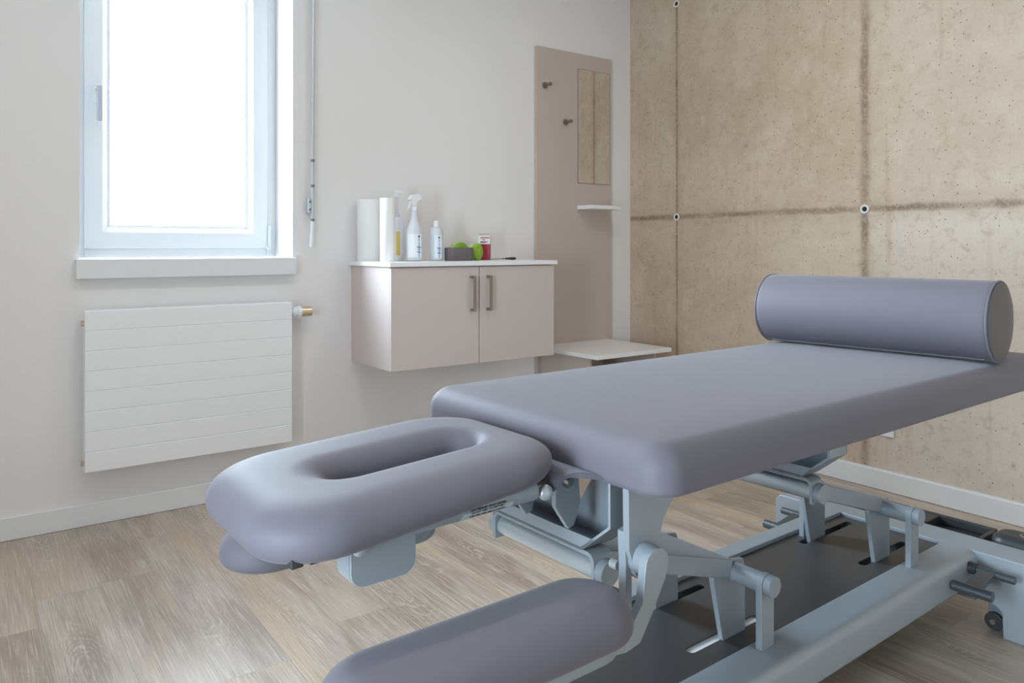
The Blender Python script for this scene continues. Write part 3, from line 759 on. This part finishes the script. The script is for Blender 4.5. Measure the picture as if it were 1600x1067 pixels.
# black foot control tray along the far side of the foot
ft = part(MB().box(2.75, 2.87, 1.02, 1.44, .18, .222).box(2.852, 2.87, 1.02, 1.44, .222, .252).box(2.752, 2.852, 1.20, 1.26, .222, .250).box(2.752, 2.852, 1.02, 1.035, .222, .250), 'cable_tray', M['black'], bevel=.004)
part(pad(2.755, 2.875, .76, 1.012, .19, .268, .045, .028, .004, dome=.01), 'hand_control', M['black'], ft)
part(MB().box(2.75, 2.80, .80, 1.02, .17, .192), 'control_shelf', M['black'], ft)
m = MB(); n = 28
m.rings([[(2.815 + r_ * math.cos(2 * math.pi * k / n), .905 + 1.5 * r_ * math.sin(2 * math.pi * k / n), z) for k in range(n)] for r_, z in ((.022, .265), (.022, .2705), (.017, .2705), (.017, .265))], cap=False)
part(m, 'control_ring', M['dmetal'], ft)

# lift linkage (two parallel sets)
PZ = .396
def linkage(tp, th):
    for s0 in (1.058, 1.405):
        pts = [(tp - .025, .20), (tp + .025, .20)] + arc((tp, PZ), .0255, 0, 180, 12)
        e = part(tz(pts, s0, s0 + .017), 'pivot_post', M['metal'], bevel=.0015)
        a = (s0, s0 - .020) if s0 < 1.2 else (s0 + .017, s0 + .035)
        part(MB().tube((tp, a[0], PZ), (tp, a[1], PZ), .0245, 28), 'pivot_cap', M['metal'], e, bevel=.002)
    tq = part(MB().tube((tp, 1.075, PZ), (tp, 1.405, PZ), .0235, 32), 'torque_tube', M['metal'])
    for s0 in (1.160, 1.375):
        pts = [(tp - .020, .16), (tp + .052, .16), (tp + .052, PZ + .0), (tp + .045, PZ + .020)] + arc((tp - .030, PZ - .010), .046, 55, 175, 8)
        part(tz(pts, s0 - .002, s0 + .012), 'lever_gusset', M['metal'], tq, bevel=.0015)
    # box section arm from the torque tube up to the hinge tube
    d = Vector((th - tp, 0, .564 - PZ)); L_ = d.length; d.normalize(); nrm = Vector((-d.z, 0, d.x)) * -1
    if nrm.z < 0: nrm = -nrm
    A = Vector((tp, 0, PZ)) + d * .02 + nrm * .006; B = Vector((tp, 0, PZ)) + d * (L_ - .005) + nrm * .0
    hw = .0235
    pts = [(A + nrm * hw), (B + nrm * hw * .9), (B - nrm * hw * .9), (A - nrm * hw)]
    m = MB(); m.prism([(p.x, p.z) for p in pts], 'xz', 1.147, 1.385)
    part(m, 'lift_arm', M['metal'], bevel=.004)
linkage(1.597, tn); linkage(2.350, tf)
# armrests, hanger plates and links on both sides
def armrest(side):
    f = (lambda s: s) if side < 0 else (lambda s: 2.5 - s)
    rng = lambda a, b: (min(f(a), f(b)), max(f(a), f(b)))
    a, b = rng(.868, 1.050)
    ta, dz = (.425, 0) if side < 0 else (.474, .024)
    r_ = part(pad(ta, .984, a, b, .538 + dz, .612 + dz, .088, .050, .020, dome=.030, n=14), 'arm_rest', M['fabric'])
    r_['label'] = 'narrow side arm cushion hung below the head end'
    a, b = rng(.885, 1.035)
    part(pad(.50 if side < 0 else .77, .950, a, b, .510 + dz, .540 + dz, .060, .004, .020, n=10, dome=.01), 'support_tray', M['metal'], r_)
    a, b = rng(.975, .990)
    pts = [(1.032, .768), (1.270, .768), (1.205, .740), (1.155, .712), (1.128, .680), (1.115, .640), (1.112, .605)] + arc((1.080, .606), .032, 0, -180, 8) + [(1.034, .640)]
    h = part(tz(pts, a, b), 'hanger_plate', M['metal'], bevel=.0015)
    if side < 0:
        a, b = rng(.986, 1.004)
        part(tz([(1.033, .672), (1.048, .676), (1.052, .620), (1.052, .52), (1.036, .52), (1.036, .615)], a, b), 'hanger_flange', M['metal'], h)
    a, b = rng(.974, .975)
    part(MB().tube((1.118, f(.975), .742), (1.118, f(.9735), .742), .016, 24), 'plate_hole', M['dark'], h)
    part(MB().tube((1.072, f(.994), .618), (1.072, f(.952), .618), .030, 28), 'pivot_disc', M['metal'], h, bevel=.002)
    a, b = rng(.935, .953)
    pts = arc((1.062, .620), .033, 20, 180, 10) + [(1.024, .54), (1.000, .500), (.940, .500), (.900, .506), (.900, .518), (.975, .522), (1.060, .495), (1.088, .560)]
    pts = arc((1.066, .618), .032, 0, 180, 10) + [(1.026, .56), (.990, .520), (.900, .512), (.900, .498), (.985, .486), (1.020, .492), (1.052, .535), (1.088, .590)]
    if side > 0: pts = [(1.095, .640), (1.095, .605), (.90, .545), (.84, .545), (.84, .570), (.90, .572), (1.06, .635)]
    part(tz(pts, a, b), 'arm_link', M['metal'], r_, bevel=.0015)
    for z in (.600, .545) if side < 0 else ():
        part(MB().tube((1.043, f(1.010), z), (1.043, f(1.028), z), .010, 16), 'stop_stud', M['tube'], h)
armrest(-1); armrest(1)

# ------------------------------------------------------------------ bolster lying on the couch
bc = Vector((CAM.x, CAM.y, 0)) + Matrix.Rotation(rot, 3, 'Z') @ Vector((2.475, 1.245, 0))
bo = empty('bolster', (bc.x, bc.y, .862), rot + R(3.5)); tag(bo, 'long cylindrical mauve grey bolster lying across the far end of the couch', 'bolster')
RB = .1195; n = 64; hl = .358
L = []
for q, w in ((.90, hl + .004), (.975, hl + .004), (.995, hl - .001), (.998, hl - .012), (1, hl - .05)): L.append((q, w))
L = L + [(q, -w) for q, w in L[::-1]]
loops = [[(RB * q * math.cos(2 * math.pi * k / n), w, RB + RB * q * math.sin(2 * math.pi * k / n)) for k in range(n)] for q, w in L]
MB().rings(loops).build('cover', M['fabric'], bo, ang=50)
for sg in (-1, 1):
    loops = [[(RB * q * math.cos(2 * math.pi * k / n), sg * w, RB + RB * q * math.sin(2 * math.pi * k / n)) for k in range(n)] for q, w in ((.955, hl), (.96, hl + .0065), (.93, hl + .009), (.5, hl + .012), (.1, hl + .013))]
    MB().rings(loops).build('end_panel', M['side'] if sg < 0 else M['fabric'], bo)  # room-side end gets a darker, greyer vinyl: its shade is painted in
    m = MB()
    ps = [(RB * .985 * math.cos(2 * math.pi * k / n), sg * (hl + .003), RB + RB * .985 * math.sin(2 * math.pi * k / n)) for k in range(n)]
    L2 = []
    for k in range(n):
        a = 2 * math.pi * k / n
        L2.append([((RB * .985 + .0035 * math.cos(b)) * math.cos(a), sg * (hl + .003) + .0035 * math.sin(b), RB + (RB * .985 + .0035 * math.cos(b)) * math.sin(a)) for b in [2 * math.pi * j / 8 for j in range(8)]])
    m.rings(L2, cap=False).build('piping', M['fabric'], bo)
# zip seam low on the side facing the head end
m = MB(); L2 = []
for k in range(31):
    yy = -hl + .02 + (2 * hl - .04) * k / 30; a = R(180 + 66 + 1.2 * math.sin(k * 1.7)); c = (RB * math.cos(a), RB + RB * math.sin(a))
    L2.append([(c[0] + .003 * math.cos(b), yy, c[1] + .003 * math.sin(b)) for b in [2 * math.pi * j / 8 for j in range(8)]])
m.rings(L2).build('zip_seam', M['dmetal'], bo)
